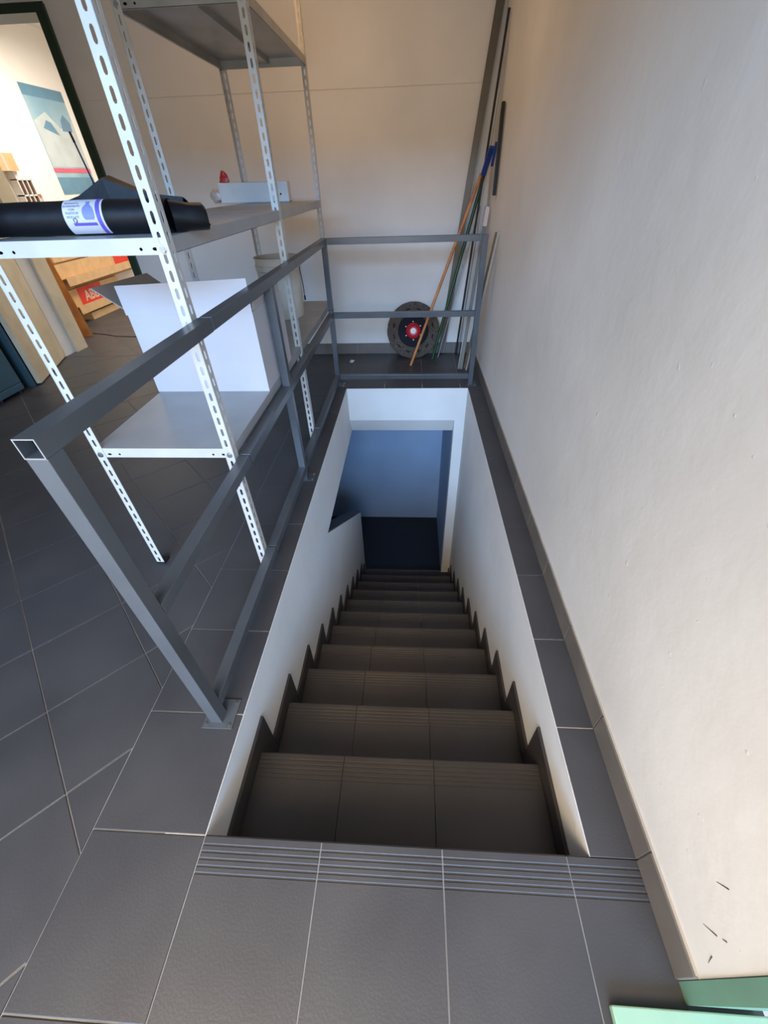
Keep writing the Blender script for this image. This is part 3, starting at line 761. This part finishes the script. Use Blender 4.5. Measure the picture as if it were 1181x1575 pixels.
# ------------------------------------------------------------------ store contents
XS = -4.2
po = thing('poster', 'tall pale blue mountain poster on the bright store wall', 'poster', (XS+.002, 6.9, 1.37))
def pq(name, y0, y1, z0, z1, m, off, pts=None, par=None):
    bm = B(); pts = pts or [(y0, z0), (y1, z0), (y1, z1), (y0, z1)]
    prism(bm, pts, XS+.001+off, XS+.003+off, 'x')
    for v in bm.verts: v.co -= po.location
    return obj(name, bm, m, par or po)
sheet = pq('sheet', 6.52, 7.30, 1.365, 2.435, M_poster, 0)
pq('title_band', 6.52, 7.30, 2.33, 2.435, M_pband, .002, par=sheet)
pq('snow_field', 0, 0, 0, 0, M_psnow, .002, [(6.53, 1.66), (7.29, 1.66), (7.29, 2.15), (7.0, 2.05), (6.8, 2.2), (6.53, 2.1)], sheet)
pq('mountain_print', 0, 0, 0, 0, M_pmtn, .004, [(7.02, 2.03), (7.22, 2.03), (7.24, 2.12), (7.14, 2.20), (7.06, 2.14)], sheet)
pq('mountain_print', 0, 0, 0, 0, M_pband, .004, [(6.66, 2.04), (6.92, 1.98), (6.84, 2.10), (6.76, 2.12)], sheet)
pq('pink_strip', 6.52, 7.30, 1.60, 1.645, M_pink, .004, par=sheet)
pq('lower_band', 6.52, 7.30, 1.37, 1.55, M_pband, .002, par=sheet)
# pigeonhole rack
pg = thing('pigeonhole_rack', 'white frame rack with brown square compartments left of the poster', 'rack', (XS+.11, 5.77, 1.0))
bm = B()
yA, yB2, zA, zB2 = 5.66, 5.90, 1.08, 1.60
box(bm, XS+.0, XS+.02, yA, yB2, zA, zB2)
for y in (5.66, 5.735, 5.81, 5.885): box(bm, XS+.02, XS+.10, y, y+.014, zA, 1.53)
for z in (1.08, 1.22, 1.37, 1.52): box(bm, XS+.02, XS+.10, yA, yB2, z, z+.014)
box(bm, XS+.02, XS+.10, yA, yB2, 1.534, zB2)
child('frame', bm, M_white, pg)
for i in range(3):
    for j in range(3):
        bm = B(); box(bm, XS+.021, XS+.085, 5.676+.075*i, 5.733+.075*i, 1.096+.147*j, 1.216+.147*j); child('compartment', bm, M_brk, pg)
bx_ = thing('brown_parcel', 'brown cardboard parcel on top of the pigeonhole rack', 'parcel', (XS+.1, 5.66, 1.602))
bm = B(); box(bm, XS+.005, XS+.14, 5.40, 5.72, 1.601, 1.76); child('carton', bm, M_brown, bx_); bm = B(); box(bm, XS+.1403, XS+.1412, 5.54, 5.57, 1.602, 1.759); child('tape', bm, M_film, bx_)
fr = thing('framed_card', 'small white card in an orange frame right of the pigeonhole rack', 'picture', (XS+.01, 6.0, 1.3))
bm = B(); box(bm, XS+.001, XS+.015, 5.925, 6.06, 1.22, 1.385); child('frame', bm, M_wood, fr); bm = B(); box(bm, XS+.0155, XS+.017, 5.955, 6.05, 1.22, 1.345); child('card', bm, M_card, fr)

# cartons stacked against the store wall; faces look into the room
def carton(y0, y1, z0, z1, depth, label, text, lip=True, red=None):
    x1 = XS+depth
    c = thing('shipping_carton', label, 'carton', (XS+depth/2, (y0+y1)/2, z0))
    bm = B(); box(bm, XS+.004, x1, y0, y1, z0, z1); child('carton', bm, M_brown, c)
    if red:
        bm = B(); box(bm, x1+.0003, x1+.0015, red[0], red[1], z0+.005, z1-.002); o = child('red_print', bm, M_red, c)
        if text:
            cy, cz = (red[0]+red[1])/2, (z0+z1)/2-.01
            me = text_mesh(text, .17, lambda u, v: Vector((x1+.002, cy+u, cz+v))-c.location, bold=.004); link('lettering', me, M_film, o)
    if lip:
        bm = B(); prism(bm, [(x1, z0+.004), (x1+.10, z0+.03), (x1+.10, z0+.036), (x1, z0+.012)], y0, y1, 'y'); child('flap', bm, M_brown, c)
        bm = B(); prism(bm, [(x1+.10, z0+.036), (x1+.105, z0-.06), (x1+.10, z0-.06), (x1+.095, z0+.03)], y0, y1, 'y'); child('flap_lip', bm, M_brown, c)
    return c
carton(5.62, 7.35, .001, .085, .30, 'flat carton lying at the bottom of the stack against the store wall', None, False)
carton(5.42, 6.60, .170, .385, .22, 'cardboard carton with a red printed panel and white letters in the store stack', 'ABB', True, (5.64, 6.16))
carton(5.45, 7.45, .500, .68, .20, 'long upper cardboard carton with a plain red corner in the store stack', None, True, (6.72, 7.30))
carton(5.50, 7.50, .70, .90, .20, 'plain brown carton at the top of the store stack', None, False)
bm = B()
skd = thing('pallet_deck', 'brown cardboard crate carrying the cartons along the store wall', 'crate', (XS+.1, 6.4, .086))
bm = B(); box(bm, XS+.004, XS+.18, 5.55, 7.4, .086, .168); child('deck', bm, M_brown, skd)
bm = B(); box(bm, XS+.004, XS+.17, 5.5, 7.4, .386, .499); child('spacer', bm, M_brown, skd); bm = B(); box(bm, XS+.004, XS+.17, 5.5, 7.4, .6805, .6995); child('board', bm, M_brown, skd)
bm = B(); pts = [(-3.50, 4.93, .005), (-3.3, 4.88, .005), (-3.1, 4.80, .005), (-2.85, 4.76, .005), (-2.5, 4.80, .005), (-2.2, 4.95, .005)]
path_tube(bm, pts, .004); obj('power_cable', bm, M_rub, smooth=True, label='thin black cable lying across the lit floor of the store', cat='cable')
bp_ = thing('blue_stick', 'thin blue stick leaning inside the doorway beside the poster', 'stick', (-2.27, 4.32, 0))
bm = B(); tube(bm, (-2.20, 4.38, .002), (-2.372, 4.32, 1.79), .007, n=10); child('shaft', bm, M_bluep, bp_)
bm = B(); tube(bm, (-2.3665, 4.3222, 1.73), (-2.373, 4.3197, 1.80), .0095, n=10); child('tip', bm, M_rub, bp_)
bm = B(); tube(bm, (-2.326, 4.336, 1.36), (-2.336, 4.3325, 1.46), .018, n=10); child('grip', bm, M_bluep, bp_)

# ------------------------------------------------------------------ outer door frame and threshold panel beside the camera
bm = B(); box(bm, WX-.003, WX+.14, -.245, -.2105, 0, 2.2495)
obj('door_2', bm, M_mid, kind='structure')
gp = thing('pale_green_panel', 'pale green painted metal panel on the floor at the lower right corner', 'panel', (1.3, -.4, 0))
bm = B(); box(bm, 1.018, 1.60, -.60, -.252, .001, .022); child('panel', bm, M_pale, gp, bevel=.003)

# ------------------------------------------------------------------ lamps that light the rooms
for nm, x, y, sx_, sy_, lb in (('ceiling_lamp', -.2, 2.9, 1.25, .34, 'rectangular lamp on the ceiling of the stair room'), ('ceiling_lamp', -2.7, 6.0, 1.45, 1.05, 'large square lamp on the ceiling of the store')):
    r = thing(nm, lb, 'lamp', (x, y, 2.9))
    bm = B(); box(bm, x-sx_/2, x+sx_/2, y-sy_/2, y+sy_/2, 2.90, ZC-.0005); child('housing', bm, M_lamp, r)
